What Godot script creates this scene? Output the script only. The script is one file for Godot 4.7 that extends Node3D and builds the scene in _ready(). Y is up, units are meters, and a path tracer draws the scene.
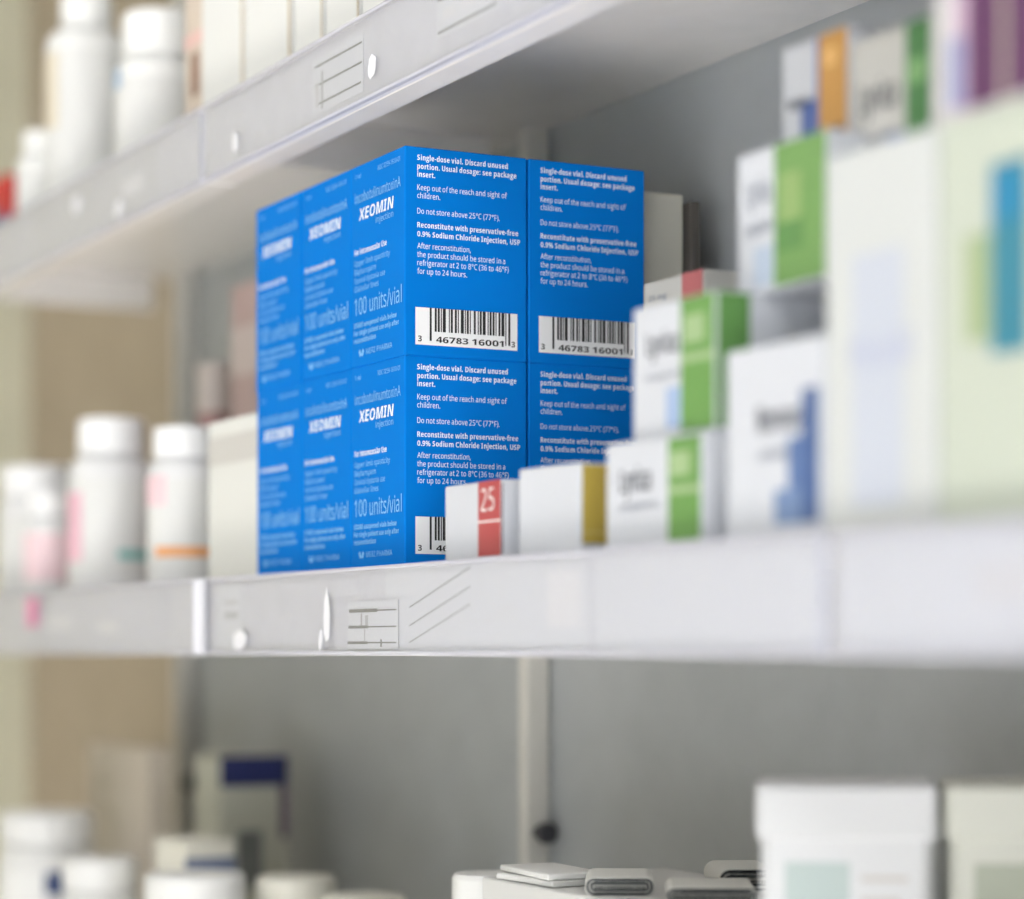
extends Node3D
# A pharmacy shelf. x runs along the shelving (the camera looks towards -x), the shelving stands along the wall at -z.
# Places on the shelving are given as (t, d, h): t metres along the shelf away from the lens, d metres towards the wall, h metres above eye height.

const EYE := 1.45
const LIP_D := 0.4515     # front face of the shelf lips
const SHELF_MID := 0.0385
const SHELF_UP := 0.2925
const SHELF_LOW := -0.2155
const PANEL_D := 0.640

var names := {}
var boxes := {}
var mats := {}
var rng := RandomNumberGenerator.new()
var sans: Font
var bold: Font

# ---------------------------------------------------------------- helpers
func at(t: float, d: float, h: float) -> Vector3:
	return Vector3(-t, EYE + h, -d)

func numbered(called: String) -> String:
	if not names.has(called):
		names[called] = 0
		return called
	names[called] += 1
	return "%s_%03d" % [called, names[called]]

func thing(called: String, label: String, category: String, where: Vector3, turn := 0.0, group := "") -> Node3D:
	var o := Node3D.new()
	o.name = numbered(called)
	add_child(o)
	o.position = where
	o.rotation_degrees.y = turn
	o.set_meta("label", label)
	o.set_meta("category", category)
	if group != "":
		o.set_meta("group", group)
	return o

func part(parent: Node3D, called: String, m: Mesh, material: Material, where := Vector3.ZERO, turn := Vector3.ZERO) -> MeshInstance3D:
	var o := MeshInstance3D.new()
	o.name = called
	o.mesh = m
	o.material_override = material
	o.position = where
	o.rotation_degrees = turn
	parent.add_child(o, true)
	return o

func struct(called: String, m: Mesh, material: Material, where: Vector3) -> MeshInstance3D:
	var o := part(self, called, m, material, where)
	o.set_meta("kind", "structure")
	return o

func mat(c: Color, rough := 0.6, metal := 0.0, coat := 0.0) -> StandardMaterial3D:
	var key := "%s %.3f %.3f %.3f" % [c.to_html(), rough, metal, coat]
	if not mats.has(key):
		var m := StandardMaterial3D.new()
		m.albedo_color = c
		m.roughness = rough
		m.metallic = metal
		if coat > 0.0:
			m.clearcoat_enabled = true
			m.clearcoat = coat
			m.clearcoat_roughness = 0.2
		mats[key] = m
	return mats[key]

func grained(a: Color, b: Color, scale: float, rough: float, frequency := 0.02) -> StandardMaterial3D:
	var n := FastNoiseLite.new()
	n.seed = 11
	n.frequency = frequency
	n.fractal_octaves = 5
	var g := Gradient.new()
	g.set_color(0, a)
	g.set_color(1, b)
	var tx := NoiseTexture2D.new()
	tx.width = 512
	tx.height = 512
	tx.seamless = true
	tx.noise = n
	tx.color_ramp = g
	var m := StandardMaterial3D.new()
	m.albedo_texture = tx
	m.uv1_triplanar = true
	m.uv1_world_triplanar = true
	m.uv1_scale = Vector3.ONE * scale
	m.roughness = rough
	return m

# a box with chamfered edges, standing on its origin (centre of its base)
func rbox(w: float, h: float, l: float, b := 0.0006) -> ArrayMesh:
	var key := "%.5f %.5f %.5f %.5f" % [w, h, l, b]
	if boxes.has(key):
		return boxes[key]
	var st := SurfaceTool.new()
	st.begin(Mesh.PRIMITIVE_TRIANGLES)
	add_rbox(st, Vector3(0, h / 2, 0), Vector3(w, h, l), b)
	boxes[key] = st.commit()
	return boxes[key]

func add_rbox(st: SurfaceTool, c: Vector3, size: Vector3, b: float) -> void:
	var e := size / 2
	b = minf(b, minf(e.x, minf(e.y, e.z)) * 0.8)
	var i := e - Vector3.ONE * b
	for ax in 3:
		var u := (ax + 1) % 3
		var v := (ax + 2) % 3
		for s in [-1.0, 1.0]:
			var q := []
			for k in [[-1, -1], [1, -1], [1, 1], [-1, 1]]:
				var p := Vector3.ZERO
				p[ax] = s * e[ax]
				p[u] = k[0] * i[u]
				p[v] = k[1] * i[v]
				q.append(c + p)
			var n := Vector3.ZERO
			n[ax] = s
			quad(st, q[0], q[1], q[2], q[3], n)
		for su in [-1.0, 1.0]:          # chamfers along axis ax
			for sv in [-1.0, 1.0]:
				var q2 := []
				for k in [[-1, 0], [1, 0], [1, 1], [-1, 1]]:
					var p := Vector3.ZERO
					p[ax] = k[0] * i[ax]
					p[u] = su * (e[u] if k[1] == 0 else i[u])
					p[v] = sv * (i[v] if k[1] == 0 else e[v])
					q2.append(c + p)
				var n2 := Vector3.ZERO
				n2[u] = su
				n2[v] = sv
				quad(st, q2[0], q2[1], q2[2], q2[3], n2.normalized())
	for sx in [-1.0, 1.0]:
		for sy in [-1.0, 1.0]:
			for sz in [-1.0, 1.0]:
				var n3 := Vector3(sx, sy, sz).normalized()
				tri(st, c + Vector3(sx * e.x, sy * i.y, sz * i.z), c + Vector3(sx * i.x, sy * e.y, sz * i.z), c + Vector3(sx * i.x, sy * i.y, sz * e.z), n3)

func tri(st: SurfaceTool, a: Vector3, b: Vector3, c: Vector3, n: Vector3) -> void:
	var flip := (b - a).cross(c - a).dot(n) > 0.0
	for p in ([a, c, b] if flip else [a, b, c]):
		st.set_normal(n)
		st.add_vertex(p)

func quad(st: SurfaceTool, a: Vector3, b: Vector3, c: Vector3, d: Vector3, n: Vector3) -> void:
	tri(st, a, b, c, n)
	tri(st, a, c, d, n)

# a profile of (radius, height) turned round the y axis; ribs > 0 makes vertical grooves
func lathe(profile: Array, sides := 48, from := 0.0, to := TAU, ribs := 0.0) -> ArrayMesh:
	var st := SurfaceTool.new()
	st.begin(Mesh.PRIMITIVE_TRIANGLES)
	st.set_smooth_group(-1)
	for k in profile.size() - 1:
		var a: Vector2 = profile[k]
		var b: Vector2 = profile[k + 1]
		var slope := Vector2(b.y - a.y, a.x - b.x).normalized()
		for j in sides:
			var g0 := from + (to - from) * j / sides
			var g1 := from + (to - from) * (j + 1) / sides
			var r0 := 1.0 - ribs * (j % 2)
			var r1 := 1.0 - ribs * ((j + 1) % 2)
			var q := [ring(a, g0, r0), ring(a, g1, r1), ring(b, g1, r1), ring(b, g0, r0)]
			var m := (g0 + g1) / 2
			var n := Vector3(slope.x * cos(m), slope.y, -slope.x * sin(m))
			var n0 := Vector3(slope.x * cos(g0), slope.y, -slope.x * sin(g0))
			var n1 := Vector3(slope.x * cos(g1), slope.y, -slope.x * sin(g1))
			for f in [[0, 1, 2], [0, 2, 3]]:
				var o: Array = f
				var cr: Vector3 = (q[o[1]] - q[o[0]]).cross(q[o[2]] - q[o[0]])
				if cr.length() < 1e-14:
					continue
				if cr.dot(n) > 0.0:
					o = [f[0], f[2], f[1]]
				for idx in o:
					st.set_normal(n1 if idx == 1 or idx == 2 else n0)
					st.add_vertex(q[idx])
	return st.commit()

func ring(p: Vector2, g: float, k: float) -> Vector3:
	return Vector3(p.x * k * cos(g), p.y, -p.x * k * sin(g))

# one line of lettering added to st: u0..u1 across, centred on height y, size = height of a capital
func write(st: SurfaceTool, text: String, u0: float, u1: float, y: float, size: float, heavy := false, slant := 0.0) -> void:
	var tm := TextMesh.new()
	tm.font = bold if heavy else sans
	tm.text = text
	tm.font_size = 32
	tm.pixel_size = 0.01
	tm.depth = 0.0
	tm.curve_step = 4.0
	tm.horizontal_alignment = HORIZONTAL_ALIGNMENT_LEFT
	var box := tm.get_aabb()
	if box.size.x <= 0.0:
		return
	var sy := size / (0.32 * 0.714)
	var sx := (u1 - u0) / box.size.x if u1 > u0 else sy * 0.90
	var arr := tm.surface_get_arrays(0)
	var vs: PackedVector3Array = arr[Mesh.ARRAY_VERTEX]
	var ix: PackedInt32Array = arr[Mesh.ARRAY_INDEX]
	var ns: PackedVector3Array = arr[Mesh.ARRAY_NORMAL]
	for i in ix:
		if ns[i].z < 0.5:
			continue
		st.set_normal(Vector3(0, 0, 1))
		st.add_vertex(Vector3(u0 - box.position.x * sx + vs[i].x * sx + slant * sy * vs[i].y, y + vs[i].y * sy, 0))

func sheet(st: SurfaceTool, u0: float, u1: float, v0: float, v1: float, z := 0.0, turn := 0.0) -> void:
	var c := Vector2((u0 + u1) / 2, (v0 + v1) / 2)
	var q := []
	for k in [[u0, v0], [u1, v0], [u1, v1], [u0, v1]]:
		var p := (Vector2(k[0], k[1]) - c).rotated(turn) + c
		q.append(Vector3(p.x, p.y, z))
	quad(st, q[0], q[1], q[2], q[3], Vector3(0, 0, 1))

func new_st() -> SurfaceTool:
	var st := SurfaceTool.new()
	st.begin(Mesh.PRIMITIVE_TRIANGLES)
	return st

# A folding carton. Prints are [part name, face "a" (towards the aisle) or "x" (end), u0, u1, v0, v1 as fractions of the face, colour, text or ""].
func carton(called: String, label: String, group: String, t0: float, t1: float, d0: float, d1: float, h0: float, h1: float, material: Material, turn: float, prints: Array, flap := true) -> Node3D:
	var w := t1 - t0
	var l := d1 - d0
	var h := h1 - h0
	var o := thing(called, label, "box", at((t0 + t1) / 2, (d0 + d1) / 2, h0), turn, group)
	part(o, "body", rbox(w, h, l), material)
	if flap:      # the tucked end flap, a sheet of card a little proud of the end
		part(o, "end_flap", rbox(l * 0.94, h * 0.5, 0.0004, 0.0001), material, Vector3(w / 2, h * 0.46, 0), Vector3(0, 90, 0))
	var layer := 0
	for p in prints:
		layer += 1
		var fw := w if p[1] == "a" else l
		var st := new_st()
		var u0: float = (p[2] - 0.5) * fw
		var u1: float = (p[3] - 0.5) * fw
		if p[7] == "":
			sheet(st, u0, u1, p[4] * h, p[5] * h)
		else:
			write(st, p[7], u0, u1, (p[4] + p[5]) / 2 * h, (p[5] - p[4]) * h, true)
		var lift := 0.00016 + 0.00004 * layer
		if p[1] == "a":
			part(o, p[0], st.commit(), mat(p[6], 0.5), Vector3(0, 0, l / 2 + lift))
		else:
			part(o, p[0], st.commit(), mat(p[6], 0.5), Vector3(w / 2 + lift + 0.0002, 0, 0), Vector3(0, 90, 0))
	return o

# A screw-capped plastic bottle: body, ribbed cap, paper label, bands of print on the label [part name, height0, height1, angle0, angle1, colour].
func bottle(called: String, label: String, group: String, t: float, d: float, h0: float, r: float, body_h: float, cap_r: float, cap_h: float, body: Material, cap: Material, bands: Array, paper := true) -> Node3D:
	var o := thing(called, label, "bottle", at(t, d, h0), 0.0, group)
	var sh := minf(r * 0.45, body_h * 0.25)
	var pr := [Vector2(0, 0), Vector2(r * 0.9, 0), Vector2(r * 0.97, r * 0.04), Vector2(r, r * 0.12), Vector2(r, body_h - sh)]
	for k in range(1, 7):
		var g := k / 6.0 * PI / 2
		pr.append(Vector2(lerpf(r, cap_r * 0.86, 1.0 - cos(g)), body_h - sh + sh * sin(g)))
	pr.append(Vector2(cap_r * 0.86, body_h + 0.002))
	pr.append(Vector2(0, body_h + 0.002))
	part(o, "body", lathe(pr), body)
	var cp := [Vector2(0, body_h + 0.001), Vector2(cap_r, body_h + 0.001), Vector2(cap_r, body_h + cap_h * 0.88), Vector2(cap_r * 0.94, body_h + cap_h), Vector2(0, body_h + cap_h)]
	part(o, "cap", lathe(cp, 80, 0.0, TAU, 0.025), cap)
	if paper:
		part(o, "label", lathe([Vector2(r + 0.0003, body_h * 0.1), Vector2(r + 0.0003, (body_h - sh) * 0.96)], 48), mat(Color(0.87, 0.87, 0.86), 0.55))
	for b in bands:
		part(o, b[0], lathe([Vector2(r + 0.0006, b[1]), Vector2(r + 0.0006, b[2])], 24, deg_to_rad(b[3]), deg_to_rad(b[4])), mat(b[5], 0.5))
	return o

# ---------------------------------------------------------------- the scene
func _ready() -> void:
	rng.seed = 7
	var f1 := SystemFont.new()
	f1.font_names = PackedStringArray(["Droid Sans"])
	sans = f1
	var f2 := SystemFont.new()
	f2.font_names = PackedStringArray(["Droid Sans"])
	f2.font_weight = 700
	bold = f2

	# camera: level, a long lens shifted upwards, focused on the blue cartons
	var near := 0.05
	var focal := 2400.0          # in pixels of a 1024 x 899 picture
	var cam := Camera3D.new()
	cam.name = "camera"
	add_child(cam)
	var att := CameraAttributesPhysical.new()
	att.frustum_focal_length = 85.0
	att.frustum_near = near
	att.frustum_far = 60.0
	att.frustum_focus_distance = 1.09
	att.exposure_aperture = 3.3
	cam.attributes = att
	cam.projection = Camera3D.PROJECTION_FRUSTUM
	cam.near = near
	cam.far = 60.0
	cam.size = near * 899.0 / focal
	cam.frustum_offset = Vector2(0, near * 200.5 / focal)
	cam.look_at_from_position(Vector3(0, EYE, 0), Vector3(-0.88661, EYE, -0.46252))
	cam.current = true

	var env := Environment.new()
	env.background_mode = Environment.BG_COLOR
	env.background_color = Color(0.93, 0.96, 1.0)
	env.background_energy_multiplier = 0.5
	env.tonemap_mode = Environment.TONE_MAPPER_LINEAR
	env.tonemap_exposure = 1.57
	env.sdfgi_enabled = true
	env.ssao_enabled = true
	env.ssil_enabled = true
	var we := WorldEnvironment.new()
	we.name = "environment"
	we.environment = env
	add_child(we)

	# high sun through the glazed end behind the lens: it falls on the floor of the aisle, never on the shelves
	var sun := DirectionalLight3D.new()
	sun.name = "sun"
	sun.light_color = Color(0.955, 0.975, 1.0)
	sun.light_energy = 8.5
	sun.light_angular_distance = 0.6
	sun.shadow_enabled = true
	add_child(sun)
	sun.look_at_from_position(Vector3(0.9, 1.1, 0.6), Vector3.ZERO)

	# unseen ceiling panels added to light the aisle
	added_ceiling_panel(Vector3(-1.35, 2.6, 0.45), 1.15, 0.6, "unseen added ceiling light panel over the far end of the aisle", 0.15)
	added_ceiling_panel(Vector3(0.35, 2.6, 0.45), 1.15, 0.6, "unseen added ceiling light panel above the near end of the aisle", 0.15)
	added_ceiling_panel(Vector3(1.95, 2.6, 0.45), 1.15, 0.6, "unseen added ceiling light panel by the end wall", 0.15)

	build_room()
	build_shelving()
	build_blue_cartons()
	build_mid_right()
	build_mid_left()
	build_upper()
	build_lower()
	build_rail_labels()

func added_ceiling_panel(where: Vector3, w: float, l: float, label: String, energy: float) -> void:
	var o := thing("added_ceiling_light", label, "light", where, 0.0, "added ceiling light panels")
	var fr := new_st()
	for s in [-1.0, 1.0]:
		add_rbox(fr, Vector3(0, -0.01, s * (l / 2 + 0.012)), Vector3(w + 0.048, 0.02, 0.024), 0.002)
		add_rbox(fr, Vector3(s * (w / 2 + 0.012), -0.01, 0), Vector3(0.024, 0.02, l), 0.002)
	part(o, "frame", fr.commit(), mat(Color(0.9, 0.9, 0.9), 0.4))
	var glow := StandardMaterial3D.new()
	glow.albedo_color = Color(0.95, 0.95, 0.95)
	glow.emission_enabled = true
	glow.emission = Color(0.98, 0.99, 1.0)
	glow.emission_energy_multiplier = 1.5
	part(o, "diffuser", rbox(w, 0.006, l, 0.001), glow, Vector3(0, -0.012, 0))
	var a := AreaLight3D.new()
	a.name = "panel_lamp"
	a.area_size = Vector2(w, l)
	a.light_color = Color(0.98, 0.99, 1.0)
	a.light_energy = energy
	a.area_range = 8.0
	a.area_attenuation = 2.0
	a.shadow_enabled = true
	o.add_child(a)
	a.position = Vector3(0, -0.02, 0)
	a.rotation_degrees = Vector3(-90, 0, 0)

func build_room() -> void:
	var x0 := -2.28
	var x1 := 3.1
	var z0 := -0.662
	var z1 := 1.55
	var w := x1 - x0
	var l := z1 - z0
	var cx := (x0 + x1) / 2
	var cz := (z0 + z1) / 2
	var beige := grained(Color(0.66, 0.605, 0.52), Color(0.70, 0.645, 0.56), 1.0, 0.8)
	var white := grained(Color(0.88, 0.875, 0.86), Color(0.91, 0.905, 0.89), 1.0, 0.8)
	struct("floor", rbox(w + 0.4, 0.1, l + 0.4), grained(Color(0.90, 0.87, 0.84), Color(0.95, 0.92, 0.89), 1.5, 0.45), Vector3(cx, -0.1, cz))
	struct("ceiling", rbox(w + 0.4, 0.1, l + 0.4), grained(Color(0.58, 0.58, 0.58), Color(0.62, 0.62, 0.62), 1.0, 0.8), Vector3(cx, 2.6, cz))
	struct("wall_back", rbox(w + 0.4, 2.6, 0.1), beige, Vector3(cx, 0, z0 - 0.05))
	# unseen glazing added on the aisle side and behind the lens to fill the shelves
	glazed_wall("wall_front", "added_window_1", Vector3(cx, 0, z1 + 0.05), w + 0.4, 0.0, grained(Color(0.58, 0.57, 0.55), Color(0.62, 0.61, 0.59), 1.0, 0.8), 3, 2.2, 0.35)
	glazed_wall("wall_right", "added_window_2", Vector3(x1 + 0.05, 0, cz), l, 90.0, white, 2, 0.12, 0.12)
	struct("pavement", rbox(16, 0.1, 16), grained(Color(0.66, 0.65, 0.63), Color(0.72, 0.71, 0.69), 0.7, 0.9), Vector3(4, -0.21, 2.0))
	struct("wall_left", rbox(0.1, 2.6, l), grained(Color(0.78, 0.77, 0.68), Color(0.82, 0.81, 0.72), 1.0, 0.8), Vector3(x0 - 0.05, 0, cz))

# a wall with one wide window: sill, head and two piers round a glazed frame
func glazed_wall(called: String, pane_name: String, where: Vector3, w: float, turn: float, m: Material, panes: int, pier_left: float, pier_right: float) -> void:
	var wl := new_st()
	var sill := 0.12
	var head := 2.45
	add_rbox(wl, Vector3(0, sill / 2, 0), Vector3(w, sill, 0.1), 0.001)
	add_rbox(wl, Vector3(0, (head + 2.6) / 2, 0), Vector3(w, 2.6 - head, 0.1), 0.001)
	add_rbox(wl, Vector3((pier_left - w) / 2, (sill + head) / 2, 0), Vector3(pier_left, head - sill, 0.1), 0.001)
	add_rbox(wl, Vector3((w - pier_right) / 2, (sill + head) / 2, 0), Vector3(pier_right, head - sill, 0.1), 0.001)
	var o := struct(called, wl.commit(), m, where)
	o.rotation_degrees.y = turn
	var n := Node3D.new()
	n.name = pane_name
	add_child(n)
	n.rotation_degrees.y = turn
	n.position = where + n.basis.x * (pier_left - pier_right) / 2
	n.set_meta("kind", "structure")
	var gw := w - pier_left - pier_right
	var fr := new_st()
	for k in panes + 1:
		add_rbox(fr, Vector3((float(k) / panes - 0.5) * (gw - 0.05), (sill + head) / 2, 0), Vector3(0.05, head - sill, 0.06), 0.003)
	for y in [sill + 0.025, head - 0.025]:
		add_rbox(fr, Vector3(0, y, 0), Vector3(gw, 0.05, 0.06), 0.003)
	part(n, "window_frame", fr.commit(), mat(Color(0.8, 0.8, 0.8), 0.4))
	var glass := StandardMaterial3D.new()
	glass.albedo_color = Color(0.95, 0.98, 1.0, 0.06)
	glass.transparency = BaseMaterial3D.TRANSPARENCY_ALPHA
	glass.roughness = 0.02
	for k in panes:
		part(n, "pane", rbox(gw / panes - 0.052, head - sill - 0.1, 0.006, 0.0005), glass, Vector3(((k + 0.5) / panes - 0.5) * (gw - 0.05), sill + 0.05, 0))

# ---------------------------------------------------------------- shelving
const JOINTS := [0.062, 0.6425, 1.221, 1.80]      # where the shelves of two bays meet
const POSTS := [0.022, 0.603, 1.184, 1.757]

func build_shelving() -> void:
	var enamel := grained(Color(0.925, 0.91, 0.895), Color(0.945, 0.93, 0.915), 3.0, 0.25)
	var grey := grained(Color(0.685, 0.70, 0.705), Color(0.715, 0.73, 0.735), 2.0, 0.5)
	var rail := grained(Color(0.74, 0.745, 0.79), Color(0.78, 0.785, 0.825), 5.0, 0.3)
	var clear := StandardMaterial3D.new()
	clear.albedo_color = Color(0.93, 0.93, 0.98, 0.07)
	clear.transparency = BaseMaterial3D.TRANSPARENCY_ALPHA
	clear.roughness = 0.12
	var post := mat(Color(0.84, 0.83, 0.80), 0.35)
	var steel := mat(Color(0.30, 0.30, 0.32), 0.4, 0.6)
	var tall := EYE + 0.62
	var bay := ["near bay by the tall white box", "bay holding the blue stack", "far bay holding the white bottles"]
	# uprights: slim posts from the floor to above the upper shelf
	var post_said := ["off-white steel upright at the near end of the shelving", "off-white steel upright behind the pile of boxes", "off-white steel upright with a dark bolt below the blue stack", "off-white steel upright closing the shelving next to the beige wall"]
	for k in POSTS.size():
		var t: float = POSTS[k]
		var o := thing("shelf_upright", post_said[k], "upright", Vector3(-t, 0, -PANEL_D + 0.0085), 0.0, "shelving uprights")
		part(o, "post", rbox(0.010, tall, 0.015, 0.0012), post)
		part(o, "foot", rbox(0.030, 0.006, 0.016, 0.001), post)
		for h in [-0.1015, 0.155]:
			part(o, "bolt", lathe([Vector2(0, 0), Vector2(0.0035, 0), Vector2(0.0035, 0.008), Vector2(0.006, 0.0085), Vector2(0.006, 0.0135), Vector2(0.005, 0.0145), Vector2(0, 0.0145)], 20), steel, Vector3(0.004, EYE + h, 0), Vector3(0, 0, -90))
			part(o, "nut", lathe([Vector2(0, 0), Vector2(0.0045, 0), Vector2(0.0045, 0.005), Vector2(0, 0.005)], 6), post, Vector3(-0.004, EYE + h, 0), Vector3(0, 0, 90))
	for b in 3:
		var p0: float = POSTS[b]
		var p1: float = POSTS[b + 1]
		var bp := thing("grey_partition", "smooth grey partition behind the shelves of the " + bay[b], "partition", Vector3(-(p0 + p1) / 2, 0, -PANEL_D - 0.003), 0.0, "grey partitions")
		part(bp, "sheet", rbox(p1 - p0 - 0.001, tall - 0.02, 0.006, 0.0005), grey)
		var t0: float = JOINTS[b]
		var t1: float = JOINTS[b + 1]
		var w := t1 - t0 - 0.003
		var mid := (t0 + t1) / 2
		var tier := 0
		for h in [SHELF_LOW, SHELF_MID, SHELF_UP]:
			var s := thing("metal_shelf", ["lower", "middle", "upper"][tier] + " white metal shelf with label rail in the " + bay[b], "shelf", at(mid, 0, h), 0.0, "white metal shelves")
			tier += 1
			var depth := PANEL_D - LIP_D - 0.018
			# plate
			var pl := new_st()
			add_rbox(pl, Vector3(0, -0.0009, -LIP_D - (depth + 0.017) / 2), Vector3(w, 0.0018, depth + 0.017), 0.0004)
			part(s, "plate", pl.commit(), enamel)
			# lip with the flange turned back under it
			var lp := new_st()
			add_rbox(lp, Vector3(0, -0.0205, -LIP_D - 0.0009), Vector3(w, 0.041, 0.0018), 0.0006)
			part(s, "front_lip", lp.commit(), rail)
			var fl := new_st()
			add_rbox(fl, Vector3(0, -0.0404, -LIP_D - 0.0095), Vector3(w, 0.0014, 0.0150), 0.0005)
			add_rbox(fl, Vector3(0, -0.036, -LIP_D - 0.0165), Vector3(w, 0.0085, 0.0014), 0.0004)
			part(s, "return_flange", fl.commit(), enamel)
			# clear plastic label holder along the lip
			for y in [-0.0012, -0.0398]:
				part(s, "holder_edge", rbox(w - 0.002, 0.0016, 0.0032, 0.0004), mat(Color(0.79, 0.79, 0.83), 0.25), Vector3(0, y - 0.0008, -LIP_D + 0.0016))
			part(s, "label_holder", rbox(w - 0.004, 0.037, 0.0006, 0.0001), clear, Vector3(0, -0.039, -LIP_D + 0.0026))
			# side brackets under the plate
			for k in [-1.0, 1.0]:
				part(s, "bracket", rbox(0.0016, 0.025, depth - 0.02, 0.0004), enamel, Vector3(k * (w / 2 - 0.004), -0.027, -LIP_D - depth / 2 - 0.008))

# ---------------------------------------------------------------- blue cartons
func build_blue_cartons() -> void:
	var blue := mat(Color(0.0, 0.465, 0.815), 0.75)
	blue.metallic_specular = 0.2
	var ink := mat(Color(0.92, 0.96, 1.0), 0.5)
	var pale := mat(Color(0.50, 0.76, 0.95), 0.5)
	var w := 0.0607
	var l := 0.063
	var h := 0.0952
	# print on the aisle face; x runs -w/2..w/2, y from the base
	var fw := new_st()
	var fp := new_st()
	var X := func(u: float) -> float: return (u - 0.5) * w
	var Y := func(v: float) -> float: return (1.0 - v) * h
	write(fp, "1 vial", X.call(0.09), X.call(0.20), Y.call(0.055), 0.0020)
	write(fp, "NDC 0259-1610-01", X.call(0.52), X.call(0.92), Y.call(0.055), 0.0021)
	write(fp, "incobotulinumtoxinA", X.call(0.09), X.call(0.93), Y.call(0.165), 0.0046)
	write(fw, "XEOMIN", X.call(0.17), X.call(0.80), Y.call(0.250), 0.0054, true, 0.18)
	write(fp, "injection", X.call(0.48), X.call(0.80), Y.call(0.305), 0.0028)
	write(fw, "For intramuscular Use", X.call(0.08), X.call(0.68), Y.call(0.432), 0.0027, true)
	write(fp, "Upper limb spasticity", X.call(0.08), X.call(0.74), Y.call(0.487), 0.0025)
	write(fp, "Blepharospasm", X.call(0.08), X.call(0.48), Y.call(0.530), 0.0025)
	write(fp, "Cervical dystonia use", X.call(0.08), X.call(0.65), Y.call(0.573), 0.0025)
	write(fp, "Glabellar lines", X.call(0.08), X.call(0.53), Y.call(0.615), 0.0025)
	write(fp, "100 units/vial", X.call(0.08), X.call(0.95), Y.call(0.705), 0.0075)
	write(fp, "STORE unopened vials below", X.call(0.07), X.call(0.86), Y.call(0.795), 0.0023, true)
	write(fp, "For single patient use only after", X.call(0.07), X.call(0.90), Y.call(0.833), 0.0023, true)
	write(fp, "reconstitution", X.call(0.07), X.call(0.48), Y.call(0.871), 0.0023, true)
	write(fp, "MERZ PHARMA", X.call(0.30), X.call(0.78), Y.call(0.935), 0.0024)
	sheet(fp, X.call(0.17), X.call(0.20), Y.call(0.952), Y.call(0.918), 0.0, 0.5)
	sheet(fp, X.call(0.22), X.call(0.25), Y.call(0.952), Y.call(0.918), 0.0, -0.5)
	var front_white := fw.commit()
	var front_pale := fp.commit()
	# print on the end face; x runs -l/2..l/2
	var sw := new_st()
	var Z := func(u: float) -> float: return (u - 0.5) * l
	var rows := [
		[0.040, 0.70, "Single-dose vial. Discard unused", true], [0.082, 0.78, "portion. Usual dosage: see package", true], [0.120, 0.22, "insert.", true],
		[0.183, 0.73, "Keep out of the reach and sight of", false], [0.222, 0.29, "children.", false],
		[0.296, 0.65, "Do not store above 25°C (77°F).", false],
		[0.362, 0.77, "Reconstitute with preservative-free", true], [0.405, 0.81, "0.9% Sodium Chloride Injection, USP", true],
		[0.462, 0.41, "After reconstitution,", false], [0.503, 0.71, "the product should be stored in a", false], [0.543, 0.74, "refrigerator at 2 to 8°C (36 to 46°F)", false], [0.583, 0.39, "for up to 24 hours.", false]]
	for r in rows:
		write(sw, r[2], Z.call(0.10), Z.call(0.0), Y.call(r[0] + 0.012), 0.0024, r[3])
	var side_white := sw.commit()
	var bars := new_st()
	var digits := "0110001101101011100010110011010011101011010001100101101110010110110100110111010011"
	var u := 0.19
	for k in digits.length():
		var step := 0.665 / digits.length()
		if digits[k] == "1":
			sheet(bars, Z.call(u), Z.call(u + step * 1.02), 0.0115 if k > 4 and k < digits.length() - 5 else 0.0072, 0.0222)
		u += step
	write(bars, "3", Z.call(0.105), Z.call(0.135), 0.0079, 0.0026, true)
	write(bars, "46783", Z.call(0.25), Z.call(0.51), 0.0079, 0.0027, true)
	write(bars, "16001", Z.call(0.54), Z.call(0.80), 0.0079, 0.0027, true)
	write(bars, "3", Z.call(0.865), Z.call(0.895), 0.0079, 0.0026, true)
	var bar_mesh := bars.commit()
	var bw := new_st()
	sheet(bw, Z.call(0.085), Z.call(0.915), 0.0052, 0.0222)
	var bar_white := bw.commit()
	var first: Node3D = null
	# [column along the shelf, row from the front, layer], small shifts as the stack was set down by hand
	var where := [[0, 0, 0], [1, 0, 0], [2, 0, 0], [0, 1, 0], [0, 0, 1], [1, 0, 1], [2, 0, 1], [0, 1, 1]]
	var said := {
		[0, 0, 0]: "blue printed medicine carton at the stack's front corner, bottom layer, behind the carton numbered 25",
		[1, 0, 0]: "blue printed medicine carton in the middle of the stack's bottom front row",
		[2, 0, 0]: "blue printed medicine carton ending the bottom front row beside the white bottles",
		[0, 1, 0]: "blue printed medicine carton, bottom layer, behind the gold-striped and green-striped boxes",
		[0, 0, 1]: "blue printed medicine carton on top at the stack's front corner, whole barcode showing",
		[1, 0, 1]: "blue printed medicine carton in the middle of the stack's top front row",
		[2, 0, 1]: "blue printed medicine carton ending the top front row, slightly overhanging the one below",
		[0, 1, 1]: "blue printed medicine carton on top at the back, beside the pale grey carton"}
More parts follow.
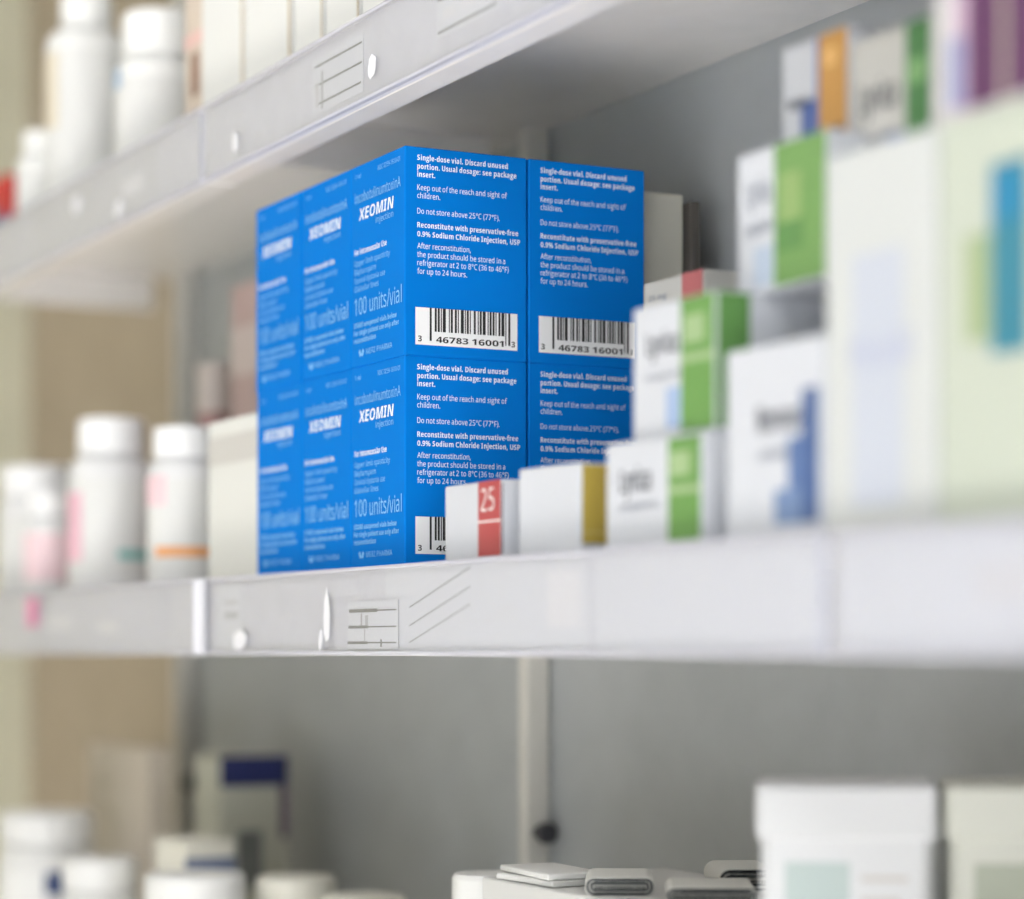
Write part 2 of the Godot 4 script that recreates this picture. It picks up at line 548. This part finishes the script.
	for a in where:
		var o: Node3D
		if first == null:
			o = thing("medicine_carton", "", "box", Vector3.ZERO, 0.0, "stacked blue medicine cartons")
			part(o, "body", rbox(w - 0.0004, h, l - 0.0004, 0.0005), blue)
			part(o, "front_lettering", front_white, ink, Vector3(0, 0, l / 2 + 0.0001))
			part(o, "front_fine_print", front_pale, pale, Vector3(0, 0, l / 2 + 0.0001))
			part(o, "side_lettering", side_white, ink, Vector3(w / 2 + 0.0001, 0, 0), Vector3(0, 90, 0))
			var bc := part(o, "barcode", bar_white, mat(Color(0.95, 0.95, 0.95), 0.5), Vector3(w / 2 + 0.0001, 0, 0), Vector3(0, 90, 0))
			part(bc, "bars", bar_mesh, mat(Color(0.10, 0.10, 0.10), 0.5), Vector3(0, 0, 0.0001))
			first = o
		else:
			o = first.duplicate()
			o.name = numbered("medicine_carton")
			add_child(o)
		var jog := 0.0015 if a[2] == 1 and a[0] == 2 else 0.0
		o.position = at(0.987 + w * (a[0] + 0.5) + jog, 0.460 + l * (a[1] + 0.5) + (0.0006 if a[1] == 1 else 0.0), SHELF_MID + h * a[2])
		o.set_meta("label", said[a])

# ---------------------------------------------------------------- middle shelf, the boxes in front of and right of the stack
func build_mid_right() -> void:
	var card := mat(Color(0.80, 0.81, 0.835), 0.55)
	var warm := mat(Color(0.76, 0.755, 0.735), 0.6)
	var dark := Color(0.25, 0.26, 0.30)
	var soft := Color(0.55, 0.57, 0.62)
	var green := Color(0.41, 0.59, 0.31)
	var leaf := Color(0.62, 0.72, 0.53)
	var S := SHELF_MID
	# pale grey carton behind the stack, and a dark strip for the shadow beside it
	carton("grey_carton", "plain pale grey carton standing behind the blue stack against the partition", "", 1.0, 1.085, 0.5885, 0.616, S, S + 0.1836, mat(Color(0.80, 0.79, 0.74), 0.7), 0, [], false)
	carton("shade_strip", "thin dark strip added as the shadow between pale grey carton and partition", "", 0.995, 1.085, 0.6172, 0.6225, S, S + 0.180, mat(Color(0.36, 0.34, 0.32), 0.7), 0, [], false)
	# the small carton numbered 25
	var o := carton("numbered_carton", "small white carton with dusty red stripe and the number 25 on shelf edge", "", 0.885, 0.939, 0.457, 0.496, S, S + 0.0325, card, 0, [
		["stripe", "a", 0.60, 0.985, 0.03, 1.0, Color(0.70, 0.29, 0.30), ""],
		["rule", "a", 0.60, 0.985, 0.465, 0.49, Color(0.93, 0.90, 0.89), ""]], false)
	var nr := new_st()
	write(nr, "25", 0.0085, 0.0205, 0.0243, 0.0092)
	part(o, "lettering", nr.commit(), mat(Color(0.92, 0.90, 0.89)), Vector3(0, 0, 0.0195 + 0.0004))
	var pf := new_st()
	for k in 14:
		var y := 0.0015 + k * 0.0021
		tri(pf, Vector3(-0.0195, y, 0), Vector3(-0.0195 + 0.0016, y + 0.001, 0), Vector3(-0.0195, y + 0.0021, 0), Vector3(0, 0, 1))
		sheet(pf, -0.0195, -0.0187, y, y + 0.0021)
	part(o, "torn_perforation", pf.commit(), mat(Color(0.16, 0.12, 0.13), 0.8), Vector3(0.02675 + 0.0002, 0, 0), Vector3(0, 90, 0))
	var vp := new_st()
	write(vp, "LOT ML 1117004107", -0.0145, 0.0145, 0, 0.0018)
	part(o, "lettering", vp.commit(), mat(Color(0.5, 0.5, 0.52)), Vector3(0.02675 + 0.0002, 0.0165, 0.0105), Vector3(0, 90, -90))
	# white carton with a gold stripe, turned end-on
	carton("gold_stripe_carton", "white carton with gold stripe between the carton numbered 25 and green-striped boxes", "", 0.826, 0.8725, 0.459, 0.5005, S, S + 0.0355, card, 3, [
		["stripe", "x", 0.03, 0.62, 0.10, 0.97, Color(0.71, 0.62, 0.27), ""],
		["rule", "x", 0.03, 0.62, 0.215, 0.235, Color(0.78, 0.70, 0.42), ""]], true)
	# lower green-striped box
	carton("green_stripe_carton", "white box with short green stripe lying under another green-striped box", "green-striped boxes", 0.7285, 0.798, 0.457, 0.540, S, S + 0.0400, card, 0, [
		["lettering", "a", 0.16, 0.48, 0.52, 0.74, dark, "Lyrica"],
		["small_lettering", "a", 0.16, 0.55, 0.36, 0.42, soft, "pregabalin"],
		["stripe", "a", 0.66, 0.985, 0.03, 0.97, green, ""],
		["pale_panel", "a", 0.68, 0.88, 0.62, 0.84, leaf, ""],
		["pale_band", "a", 0.66, 0.985, 0.46, 0.53, leaf, ""]])
	# the box on top of it: the green runs round the corner
	carton("green_stripe_carton", "white box with tall green end wrapping its corner, stacked on a lower green-striped box", "green-striped boxes", 0.7265, 0.7845, 0.461, 0.545, S + 0.0402, S + 0.0902, card, 0, [
		["lettering", "a", 0.18, 0.56, 0.62, 0.78, dark, "Lyrica"],
		["small_lettering", "a", 0.18, 0.58, 0.44, 0.48, soft, "pregabalin"],
		["blue_panel", "a", 0.42, 0.60, 0.06, 0.36, Color(0.62, 0.70, 0.83), ""],
		["stripe", "a", 0.60, 0.995, 0.02, 0.99, green, ""],
		["pale_panel", "a", 0.64, 0.88, 0.66, 0.86, leaf, ""],
		["pale_band", "a", 0.60, 0.995, 0.52, 0.58, leaf, ""],
		["end_stripe", "x", 0.005, 0.17, 0.02, 0.99, Color(0.36, 0.54, 0.29), ""],
		["faint_lettering", "x", 0.34, 0.90, 0.60, 0.72, Color(0.75, 0.75, 0.74), "25 mg"]])
	# small red-marked carton peeking over
	carton("red_stripe_carton", "tall white carton with a dusty red stripe, peeking out behind green-striped boxes", "", 0.845, 0.893, 0.530, 0.575, S, S + 0.1195, warm, 0, [
		["stripe", "a", 0.66, 1.0, 0.0, 1.0, Color(0.72, 0.40, 0.40), ""],
		["small_lettering", "a", 0.10, 0.40, 0.93, 0.95, soft, "25 mg"]])
	# white box with blue panel
	carton("blue_panel_carton", "white box with dark lettering and a blue panel between green-striped boxes and tall white box", "", 0.6545, 0.713, 0.457, 0.500, S, S + 0.0660, card, 0, [
		["lettering", "a", 0.34, 0.84, 0.54, 0.68, dark, "Norvasc"],
		["small_lettering", "a", 0.36, 0.80, 0.40, 0.46, soft, "amlodipine"],
		["blue_panel", "a", 0.52, 0.97, 0.06, 0.24, Color(0.45, 0.54, 0.69), ""],
		["blue_panel", "a", 0.66, 0.97, 0.24, 0.50, Color(0.36, 0.46, 0.64), ""],
		["blue_panel", "a", 0.80, 0.97, 0.06, 0.74, Color(0.28, 0.38, 0.57), ""]])
	# tall foreground boxes
	carton("tall_white_carton", "tall white box with faint blue print beside a pale green box", "", 0.5942, 0.6525, 0.457, 0.545, S, S + 0.1230, mat(Color(0.79, 0.80, 0.795), 0.55), 0, [
		["blue_panel", "a", 0.26, 0.72, 0.06, 0.72, Color(0.75, 0.77, 0.815), ""],
		["lettering", "a", 0.24, 0.80, 0.42, 0.50, Color(0.70, 0.72, 0.80), "Plendil"]])
	carton("pale_green_carton", "tall pale green box with a teal bar and olive patch under purple box", "", 0.533, 0.5925, 0.457, 0.492, S, S + 0.1230, mat(Color(0.745, 0.77, 0.715), 0.55), 0, [
		["olive_patch", "a", 0.22, 0.58, 0.44, 0.70, Color(0.62, 0.68, 0.52), ""],
		["teal_bar", "a", 0.42, 0.72, 0.40, 0.86, Color(0.22, 0.50, 0.58), ""],
		["blue_tip", "a", 0.44, 0.66, 0.72, 0.84, Color(0.14, 0.50, 0.66), ""]])
	# second layer, right
	carton("green_panel_carton", "white box with broad green panel, third up, beneath the orange-striped box", "", 0.686, 0.743, 0.481, 0.552, S + 0.0904, S + 0.1424, card, 0, [
		["lettering", "a", 0.12, 0.38, 0.62, 0.80, soft, "Lyrica"],
		["small_lettering", "a", 0.10, 0.40, 0.42, 0.50, soft, "pregabalin"],
		["blue_panel", "a", 0.20, 0.42, 0.05, 0.32, Color(0.70, 0.75, 0.82), ""],
		["green_panel", "a", 0.43, 0.995, 0.02, 0.99, Color(0.45, 0.61, 0.35), ""],
		["pale_panel", "a", 0.50, 0.72, 0.45, 0.78, Color(0.56, 0.67, 0.42), ""],
		["dark_panel", "a", 0.45, 0.75, 0.25, 0.45, Color(0.37, 0.55, 0.31), ""]])
	carton("orange_stripe_carton", "white box with orange stripe and blue corner on top of green-panelled box", "", 0.700, 0.742, 0.500, 0.560, S + 0.1426, S + 0.1836, card, 0, [
		["blue_panel", "a", 0.30, 0.54, 0.02, 0.46, Color(0.33, 0.42, 0.66), ""],
		["blue_edge", "a", 0.52, 0.57, 0.02, 0.99, Color(0.36, 0.46, 0.72), ""],
		["lettering", "a", 0.10, 0.42, 0.42, 0.52, dark, "Relpax"],
		["stripe", "a", 0.57, 0.985, 0.02, 0.99, Color(0.80, 0.60, 0.33), ""],
		["pale_mark", "a", 0.66, 0.82, 0.70, 0.86, Color(0.93, 0.75, 0.48), ""],
		["dark_dot", "a", 0.80, 0.92, 0.04, 0.16, Color(0.28, 0.28, 0.32), ""]])
	carton("dark_green_stripe_carton", "white box with dark green stripe on top of tall white box, beside orange-striped box", "", 0.648, 0.6945, 0.497, 0.560, S + 0.1232, S + 0.1752, warm, 0, [
		["lettering", "a", 0.12, 0.58, 0.48, 0.68, dark, "Lyrica"],
		["small_lettering", "a", 0.12, 0.58, 0.26, 0.34, Color(0.40, 0.42, 0.48), "pregabalin"],
		["blue_panel", "a", 0.44, 0.68, 0.04, 0.30, Color(0.50, 0.57, 0.70), ""],
		["stripe", "a", 0.69, 0.985, 0.02, 0.99, Color(0.30, 0.50, 0.30), ""],
		["pale_mark", "a", 0.72, 0.95, 0.58, 0.74, Color(0.50, 0.68, 0.45), ""]])
	carton("purple_carton", "white box with purple print standing on top of the pale green box", "", 0.535, 0.5965, 0.458, 0.490, S + 0.1232, S + 0.2052, mat(Color(0.78, 0.77, 0.77), 0.55), 0, [
		["lilac_panel", "a", 0.16, 0.28, 0.02, 0.98, Color(0.78, 0.68, 0.76), ""],
		["blue_mark", "a", 0.12, 0.24, 0.04, 0.30, Color(0.55, 0.57, 0.72), ""],
		["purple_panel", "a", 0.27, 0.97, 0.02, 0.98, Color(0.36, 0.20, 0.35), ""],
		["pale_line", "a", 0.53, 0.57, 0.02, 0.60, Color(0.72, 0.68, 0.62), ""],
		["pale_line", "a", 0.52, 0.58, 0.60, 0.90, Color(0.56, 0.42, 0.52), ""]])

# ---------------------------------------------------------------- middle shelf, left of the stack
func build_mid_left() -> void:
	var hd := mat(Color(0.88, 0.88, 0.88), 0.4)
	var capw := mat(Color(0.95, 0.95, 0.95), 0.35)
	var S := SHELF_MID
	var pink := Color(0.90, 0.72, 0.77)
	bottle("pill_bottle", "white screw-capped bottle with pink patch and teal line on its label", "white bottles left of the blue stack", 1.492, 0.487, S, 0.0275, 0.086, 0.0215, 0.024, hd, capw, [
		["pink_patch", 0.018, 0.062, 252, 300, pink], ["teal_line", 0.019, 0.025, 350, 400, Color(0.45, 0.70, 0.68)]])
	bottle("pill_bottle", "white screw-capped bottle with orange line on its label, next to plain white carton", "white bottles left of the blue stack", 1.352, 0.487, S, 0.0225, 0.074, 0.0195, 0.019, hd, capw, [
		["orange_line", 0.016, 0.022, 290, 390, Color(0.93, 0.66, 0.42)], ["pink_patch", 0.046, 0.064, 255, 310, Color(0.92, 0.80, 0.82)]])
	carton("plain_carton", "plain white carton between the blue stack and the orange-lined bottle", "", 1.177, 1.268, 0.470, 0.520, S, S + 0.088, mat(Color(0.88, 0.88, 0.86), 0.6), 0, [
		["grey_band", "a", 0.0, 1.0, 0.72, 0.90, Color(0.80, 0.79, 0.77), ""]])
	bottle("short_jar", "short white jar beside the pink-patched bottle at the shelf's far end", "", 1.675, 0.492, S, 0.027, 0.070, 0.0255, 0.022, hd, capw, [])
	bottle("small_jar", "small white jar with a pale pink label between short jar and pink-patched bottle", "", 1.590, 0.475, S, 0.0165, 0.052, 0.014, 0.016, hd, capw, [["pink_band", 0.008, 0.04, 260, 400, Color(0.93, 0.82, 0.84)]])
	carton("pink_carton", "tall pale pink carton standing against partition left of the blue stack", "", 1.415, 1.468, 0.560, 0.600, S, S + 0.197, mat(Color(0.80, 0.70, 0.68), 0.6), 0, [
		["pale_band", "a", 0.0, 1.0, 0.70, 0.86, Color(0.86, 0.80, 0.78), ""]])
	bottle("pink_bottle", "narrow dusty pink bottle with whitish cap beside the tall pink carton", "", 1.512, 0.565, S, 0.0115, 0.118, 0.0125, 0.034, mat(Color(0.68, 0.52, 0.50), 0.4), mat(Color(0.84, 0.80, 0.77), 0.4), [], false)

# ---------------------------------------------------------------- upper shelf
func build_upper() -> void:
	var hd := mat(Color(0.92, 0.92, 0.91), 0.4)
	var capw := mat(Color(0.95, 0.95, 0.94), 0.35)
	var S := SHELF_UP
	bottle("tall_bottle", "tall round-shouldered white bottle at the upper shelf's far end", "", 1.545, 0.487, S, 0.0265, 0.118, 0.017, 0.026, hd, capw, [["cream_patch", 0.05, 0.10, 250, 300, Color(0.88, 0.84, 0.76)]])
	bottle("squat_bottle", "squat white bottle with pale green label line beside the tall bottle", "", 1.600, 0.475, S, 0.019, 0.044, 0.015, 0.016, hd, capw, [["green_line", 0.008, 0.03, 370, 400, Color(0.72, 0.80, 0.72)]])
	bottle("pill_bottle", "white bottle with wide white cap and blue mark, on upper shelf beside beige carton", "", 1.405, 0.489, S, 0.0270, 0.068, 0.0230, 0.028, hd, capw, [["blue_mark", 0.048, 0.060, 250, 285, Color(0.66, 0.74, 0.82)], ["coral_mark", 0.050, 0.056, 385, 412, Color(0.93, 0.78, 0.72)]])
	bottle("back_bottle", "white bottle standing at the back between tall and wide-capped bottles", "", 1.475, 0.555, S, 0.024, 0.11, 0.017, 0.022, hd, capw, [])
	carton("beige_carton", "narrow beige carton with brown mark, beside the wide-capped bottle on upper shelf", "", 1.274, 1.306, 0.470, 0.520, S, S + 0.100, mat(Color(0.84, 0.78, 0.72), 0.6), 0, [
		["brown_mark", "a", 0.30, 0.75, 0.22, 0.46, Color(0.62, 0.50, 0.44), ""],
		["pink_band", "a", 0.0, 1.0, 0.50, 0.58, Color(0.90, 0.75, 0.72), ""]])
	var row := [[1.206, 1.270, "next to the beige carton"], [1.140, 1.203, "second from the beige carton"], [1.0985, 1.1345, "third from the beige carton"], [1.0540, 1.0940, "fourth from the beige carton"], [1.0050, 1.0495, "fifth from the beige carton"], [0.955, 1.001, "sixth from the beige carton"]]
	for k in row.size():
		var r: Array = row[k]
		carton("white_carton", "plain white carton in upper shelf row, " + r[2], "white cartons in a row on the upper shelf", r[0], r[1], 0.467, 0.535, S, S + 0.112 + 0.004 * (k % 3), mat(Color(0.91, 0.91, 0.90), 0.55), 0, [
			["gap_shade", "a", 0.965, 0.998, 0.0, 1.0, Color(0.72, 0.62, 0.42), ""]])  # ochre strip painted for the dark gap between cartons
	# small red and blue packet at the far left
	carton("red_packet", "small red packet with a blue base at the upper shelf's far end", "", 1.672, 1.712, 0.468, 0.49, S, S + 0.045, mat(Color(0.80, 0.20, 0.18), 0.5), 0, [
		["blue_base", "a", 0.0, 1.0, 0.0, 0.42, Color(0.32, 0.36, 0.58), ""]])

# ---------------------------------------------------------------- lower shelf
func build_lower() -> void:
	var hd := mat(Color(0.84, 0.84, 0.83), 0.4)
	var capw := mat(Color(0.87, 0.87, 0.86), 0.35)
	var S := SHELF_LOW
	carton("cream_carton", "cream carton standing at the back of the lower shelf's far end", "", 1.585, 1.725, 0.545, 0.560, S, S + 0.147, mat(Color(0.80, 0.76, 0.70), 0.65), 0, [])
	carton("navy_topped_carton", "pale carton with navy band round its top against the partition", "", 1.489, 1.5365, 0.560, 0.608, S, S + 0.1455, mat(Color(0.76, 0.76, 0.70), 0.6), 0, [
		["navy_band", "x", 0.0, 1.0, 0.86, 1.0, Color(0.10, 0.14, 0.36), ""],
		["grey_mark", "x", 0.25, 0.62, 0.40, 0.66, Color(0.46, 0.47, 0.46), ""],
		["plum_edge", "x", 0.88, 1.0, 0.62, 0.86, Color(0.42, 0.34, 0.42), ""]], false)
	carton("slate_band_carton", "small white carton with slate blue band in front of navy-topped carton", "", 1.390, 1.445, 0.500, 0.5326, S, S + 0.098, mat(Color(0.84, 0.83, 0.78), 0.6), 0, [
		["slate_band", "x", 0.0, 1.0, 0.80, 0.90, Color(0.42, 0.46, 0.56), ""]], false)
	bottle("wide_jar", "wide white jar with navy mark at the lower shelf's far end", "", 1.650, 0.492, S, 0.034, 0.080, 0.033, 0.022, hd, capw, [["navy_mark", 0.046, 0.062, 340, 372, Color(0.16, 0.24, 0.42)]])
	bottle("low_jar", "low white jar between navy-marked jar and slate-banded carton", "white jars along the lower shelf", 1.470, 0.472, S, 0.0245, 0.064, 0.0235, 0.020, hd, capw, [])
	bottle("low_jar", "low wide white jar in front of the slate-banded carton", "white jars along the lower shelf", 1.290, 0.470, S, 0.029, 0.068, 0.0285, 0.021, hd, capw, [])
	var cream := mat(Color(0.82, 0.81, 0.76), 0.4)
	bottle("cream_jar", "cream-lidded jar right of the slate-banded carton", "cream jars on the lower shelf", 1.285, 0.530, S, 0.024, 0.065, 0.0235, 0.020, hd, cream, [])
	bottle("cream_jar", "cream-lidded jar between another cream-lidded jar and the ribbed white lid", "cream jars on the lower shelf", 1.195, 0.532, S, 0.024, 0.062, 0.0235, 0.020, hd, cream, [])
	bottle("lidded_jar", "white jar with a plain lid beside flat white sleeves and folded leaflets", "", 1.030, 0.524, S, 0.0165, 0.0885, 0.0170, 0.0195, hd, capw, [])
	# white carton carrying flat sleeves and folded leaflets
	var base := S + 0.1095
	carton("leaflet_carton", "white carton on lower shelf beneath the folded leaflets", "", 0.835, 1.000, 0.506, 0.606, S, base, mat(Color(0.80, 0.80, 0.79), 0.6), 0, [], false)
	carton("flat_sleeve", "flat white sleeve lying directly on the leaflet carton", "flat white sleeves", 0.938, 0.988, 0.508, 0.536, base + 0.0002, base + 0.0032, mat(Color(0.84, 0.84, 0.83), 0.6), 3, [], false)
	carton("flat_sleeve", "flat white sleeve lying on top of another sleeve", "flat white sleeves", 0.938, 0.990, 0.509, 0.537, base + 0.0034, base + 0.0064, mat(Color(0.84, 0.84, 0.83), 0.6), -3, [], false)
	leaflet(at(0.9120, 0.5290, base), 60, 0.030, 0.0082, "folded leaflet with dense dark print showing its folded end beside the sleeves")
	leaflet(at(0.8680, 0.5480, base), 60, 0.038, 0.0068, "wide folded leaflet lying next to the big white tubs")
	leaflet(at(0.9000, 0.5850, base), 66, 0.028, 0.0105, "folded leaflet lying behind the other two leaflets")
	# big tubs
	tub(at(0.7425, 0.5285, S), 56, 0.066, 0.1667, 0.050, mat(Color(0.78, 0.785, 0.79), 0.4), "large white tub with overhanging lid and grey-green label", Color(0.66, 0.71, 0.70))
	tub(at(0.7035, 0.5850, S), 56, 0.066, 0.1667, 0.050, mat(Color(0.75, 0.755, 0.715), 0.4), "large cream tub with overhanging lid next to the white tub", Color(0.62, 0.64, 0.58))

# a leaflet folded many times: nested flat loops of printed paper, ends open towards the lens
func leaflet(where: Vector3, turn: float, width: float, thick: float, label: String) -> void:
	var o := thing("folded_leaflet", label, "leaflet", where, turn, "folded leaflets")
	var length := 0.045
	var layers := 5
	for k in layers:
		var r := thick / 2 * (1.0 - k / float(layers))
		var half := width / 2 - thick / 2
		var st := new_st()
		var path := []
		for j in 21:
			var g := -PI / 2 + PI * j / 20.0
			path.append(Vector2(half + r * cos(g), thick / 2 + r * sin(g)))
		for j in 21:
			var g := PI / 2 + PI * j / 20.0
			path.append(Vector2(-half + r * cos(g), thick / 2 + r * sin(g)))
		var paper := thick * 0.045
		for j in path.size():
			var a: Vector2 = path[j]
			var b: Vector2 = path[(j + 1) % path.size()]
			var e := (b - a)
			if e.length() < 1e-7:
				continue
			var n := Vector2(e.y, -e.x).normalized()
			var ai := a - n * paper
			var bi := b - n * paper
			var zl := length / 2
			quad(st, Vector3(a.x, a.y, zl), Vector3(b.x, b.y, zl), Vector3(b.x, b.y, -zl), Vector3(a.x, a.y, -zl), Vector3(n.x, n.y, 0))
			quad(st, Vector3(ai.x, ai.y, zl), Vector3(bi.x, bi.y, zl), Vector3(bi.x, bi.y, -zl), Vector3(ai.x, ai.y, -zl), Vector3(-n.x, -n.y, 0))
			quad(st, Vector3(a.x, a.y, zl), Vector3(b.x, b.y, zl), Vector3(bi.x, bi.y, zl), Vector3(ai.x, ai.y, zl), Vector3(0, 0, 1))
		part(o, "paper_fold", st.commit(), mat(Color(0.84, 0.84, 0.82) if k % 2 == 0 else Color(0.24, 0.27, 0.29), 0.7))
	# dense rows of print on the outer fold
	var pr := new_st()
	for k in 16:
		for j in 3:
			var x := -width / 2 + thick / 2 + (width - thick) * (k + 0.2) / 16.0
			sheet(pr, x, x + (width - thick) / 16.0 * (0.45 + 0.3 * rng.randf()), thick * (0.12 + 0.3 * j), thick * (0.12 + 0.3 * j) + thick * 0.10, length / 2 + 0.0001)
	part(o, "print", pr.commit(), mat(Color(0.13, 0.15, 0.17), 0.7))

# a plastic tub with rounded corners and an overhanging lid
func tub(where: Vector3, turn: float, w: float, h: float, l: float, m: Material, label: String, tag: Color) -> void:
	var o := thing("lidded_tub", label, "tub", where, turn, "large tubs on the lower shelf")
	part(o, "body", rbox(w - 0.004, h - 0.012, l - 0.004, 0.003), m)
	part(o, "lid", rbox(w, 0.021, l, 0.002), m, Vector3(0, h - 0.021, 0))
	var st := new_st()
	sheet(st, -w * 0.34, w * 0.02, h - 0.060, h - 0.029, l / 2 - 0.0018)
	part(o, "label", st.commit(), mat(tag, 0.6))
	var ln := new_st()
	for k in 3:
		sheet(ln, w * 0.08, w * (0.34 - 0.05 * k), h - 0.036 - 0.008 * k, h - 0.034 - 0.008 * k, l / 2 - 0.0018)
	part(o, "lettering", ln.commit(), mat(Color(0.72, 0.70, 0.68), 0.6))

# ---------------------------------------------------------------- labels slipped into the rails
func rail_card(called: String, label: String, group: String, t: float, h: float, w: float, tall: float, front: float, lines: Array, tilt := 0.0, paper := Color(0.80, 0.81, 0.84)) -> void:
	var o := thing(called, label, "label", at(t, LIP_D - 0.0003 - front, h), 0.0, group)
	o.rotation_degrees.z = tilt
	part(o, "card", rbox(w, tall, 0.0003, 0.00005), mat(paper, 0.6))
	for ln in lines:   # [u0, u1, v, thickness, tone, turn]
		var st := new_st()
		sheet(st, (ln[0] - 0.5) * w, (ln[1] - 0.5) * w, ln[2] * tall - ln[3] / 2, ln[2] * tall + ln[3] / 2, 0.0, ln[5])
		part(o, "printed_rule", st.commit(), mat(Color(ln[4], ln[4], ln[4] + 0.02), 0.6), Vector3(0, 0, 0.00022))

func build_rail_labels() -> void:
	var M := SHELF_MID - 0.041
	var U := SHELF_UP - 0.041
	# middle rail
	rail_card("price_label", "ruled label card with dark table lines below the blue stack's front corner", "", 1.001, M + 0.003, 0.056, 0.022, 0.0008, [
		[0.03, 0.60, 0.80, 0.0016, 0.10, 0.0], [0.60, 0.97, 0.80, 0.0007, 0.25, 0.0],
		[0.02, 0.42, 0.46, 0.0014, 0.14, 0.0], [0.42, 0.97, 0.46, 0.0007, 0.3, 0.0],
		[0.00, 0.40, 0.13, 0.0013, 0.14, 0.0], [0.40, 0.97, 0.13, 0.0007, 0.3, 0.0],
		[0.27, 0.30, 0.62, 0.0055, 0.55, 0.0], [0.36, 0.42, 0.60, 0.0045, 0.62, 0.0], [0.66, 0.69, 0.12, 0.0035, 0.15, 0.0], [0.34, 0.36, 0.28, 0.006, 0.6, 0.0]])
	rail_card("price_label", "long white label card with three slanting pencil lines beneath the carton numbered 25", "", 0.894, M + 0.002, 0.188, 0.037, 0.0, [
		[0.13, 0.46, 0.74, 0.0006, 0.35, 0.26], [0.13, 0.46, 0.52, 0.0006, 0.42, 0.26], [0.13, 0.46, 0.32, 0.0006, 0.48, 0.26],
		[0.82, 0.96, 0.55, 0.022, 0.84, 0.0], [0.52, 0.66, 0.42, 0.0006, 0.78, 0.26]])
	rail_card("price_label", "blank white label card below the green-striped boxes", "", 0.722, M + 0.002, 0.150, 0.037, 0.0, [])
	rail_card("price_label", "blank white label card with grey mark under the tall white box", "", 0.555, M + 0.002, 0.160, 0.037, 0.0, [[0.42, 0.60, 0.55, 0.012, 0.80, 0.0]])
	rail_card("price_label", "small grey-smudged label card below the plain white carton", "", 1.185, M + 0.003, 0.036, 0.034, 0.0, [[0.30, 0.85, 0.72, 0.003, 0.72, 0.0], [0.30, 0.85, 0.52, 0.004, 0.66, 0.0]])
	rail_card("price_label", "wide pale label card below the two white bottles", "", 1.41, M + 0.003, 0.26, 0.033, 0.0, [[0.1, 0.3, 0.5, 0.008, 0.84, 0.0], [0.5, 0.65, 0.4, 0.008, 0.83, 0.0]], 0.0, Color(0.75, 0.755, 0.80))
	rail_card("pink_tag", "small pink tag stuck on rail near the shelf's far end", "", 1.537, M + 0.018, 0.024, 0.019, 0.0036, [], 0.0, Color(0.88, 0.58, 0.70))
	# upper rail
	rail_card("price_label", "label card with three dark rules on the upper rail above the blue stack", "", 1.043, U + 0.006, 0.060, 0.027, 0.0, [
		[0.05, 0.98, 0.86, 0.0010, 0.20, 0.0], [0.05, 0.98, 0.52, 0.0010, 0.20, 0.0], [0.10, 0.96, 0.18, 0.0010, 0.20, 0.0],
		[0.18, 0.22, 0.40, 0.018, 0.60, 0.0], [0.06, 0.14, 0.35, 0.012, 0.74, 0.0]])
	rail_card("price_label", "label card with faint rules and red line on upper rail over the stack's corner", "", 0.905, U + 0.012, 0.060, 0.027, 0.0, [
		[0.02, 0.95, 0.10, 0.0014, 0.5, 0.0], [0.02, 0.70, 0.62, 0.0014, 0.45, 0.0], [0.1, 0.3, 0.35, 0.005, 0.82, 0.0], [0.4, 0.62, 0.35, 0.005, 0.82, 0.0]])
	rail_card("price_label", "wide pale label card on the upper rail below the bottles", "", 1.42, U + 0.003, 0.24, 0.033, 0.0, [[0.75, 0.9, 0.5, 0.010, 0.86, 0.0]], 0.0, Color(0.76, 0.765, 0.79))
	# white strip painted for the highlights on the middle rail at the bay joint
	var glint_strip := thing("joint_glint", "white strip added as a highlight at the joint of the middle rail below the plain carton", "glint_strip", at(1.221, LIP_D - 0.0038, M))
	part(glint_strip, "plate", rbox(0.015, 0.0405, 0.0010, 0.0003), mat(Color(0.88, 0.88, 0.91), 0.3))
	part(glint_strip, "ridge", rbox(0.003, 0.0405, 0.0020, 0.0006), mat(Color(0.90, 0.90, 0.93), 0.3), Vector3(-0.004, 0, 0.0008))
	# white patches painted for glints on the rails
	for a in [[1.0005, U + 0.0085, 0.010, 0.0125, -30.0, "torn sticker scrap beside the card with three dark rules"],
			[1.168, U + 0.006, 0.010, 0.012, 12.0, "painted white glint on upper rail right of the joint"],
			[1.442, U + 0.018, 0.018, 0.013, 0.0, "painted white glint on upper rail below the tall bottle"],
			[1.358, U + 0.004, 0.016, 0.010, 20.0, "painted white glint on upper rail beneath the wide-capped bottle"],
			[1.0495, M + 0.004, 0.0085, 0.029, 0.0, "tall narrow painted gleam on rail below the blue stack"],
			[1.0575, M + 0.002, 0.0055, 0.011, -8.0, "short painted glint beside a tall narrow painted gleam"],
			[1.163, M + 0.002, 0.022, 0.011, 6.0, "painted white glint low on the rail at the joint"]]:
		glint_patch(a)

func glint_patch(a: Array) -> void:
	var o := thing("painted_glint", a[5], "glint", at(a[0], LIP_D - 0.0032, a[1]), 0.0, "painted glints on the rails")
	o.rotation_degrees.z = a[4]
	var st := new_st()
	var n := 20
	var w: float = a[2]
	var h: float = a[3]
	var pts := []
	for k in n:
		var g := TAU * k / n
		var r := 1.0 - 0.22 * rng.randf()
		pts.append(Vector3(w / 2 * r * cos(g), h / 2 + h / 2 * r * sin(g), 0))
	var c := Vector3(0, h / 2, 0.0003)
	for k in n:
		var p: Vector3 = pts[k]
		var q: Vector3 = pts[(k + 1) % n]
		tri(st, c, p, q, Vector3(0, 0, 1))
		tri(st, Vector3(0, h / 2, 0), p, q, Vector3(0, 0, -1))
	part(o, "paper", st.commit(), mat(Color(0.92, 0.92, 0.94), 0.4))  # white patch put in for a gleam on the rail
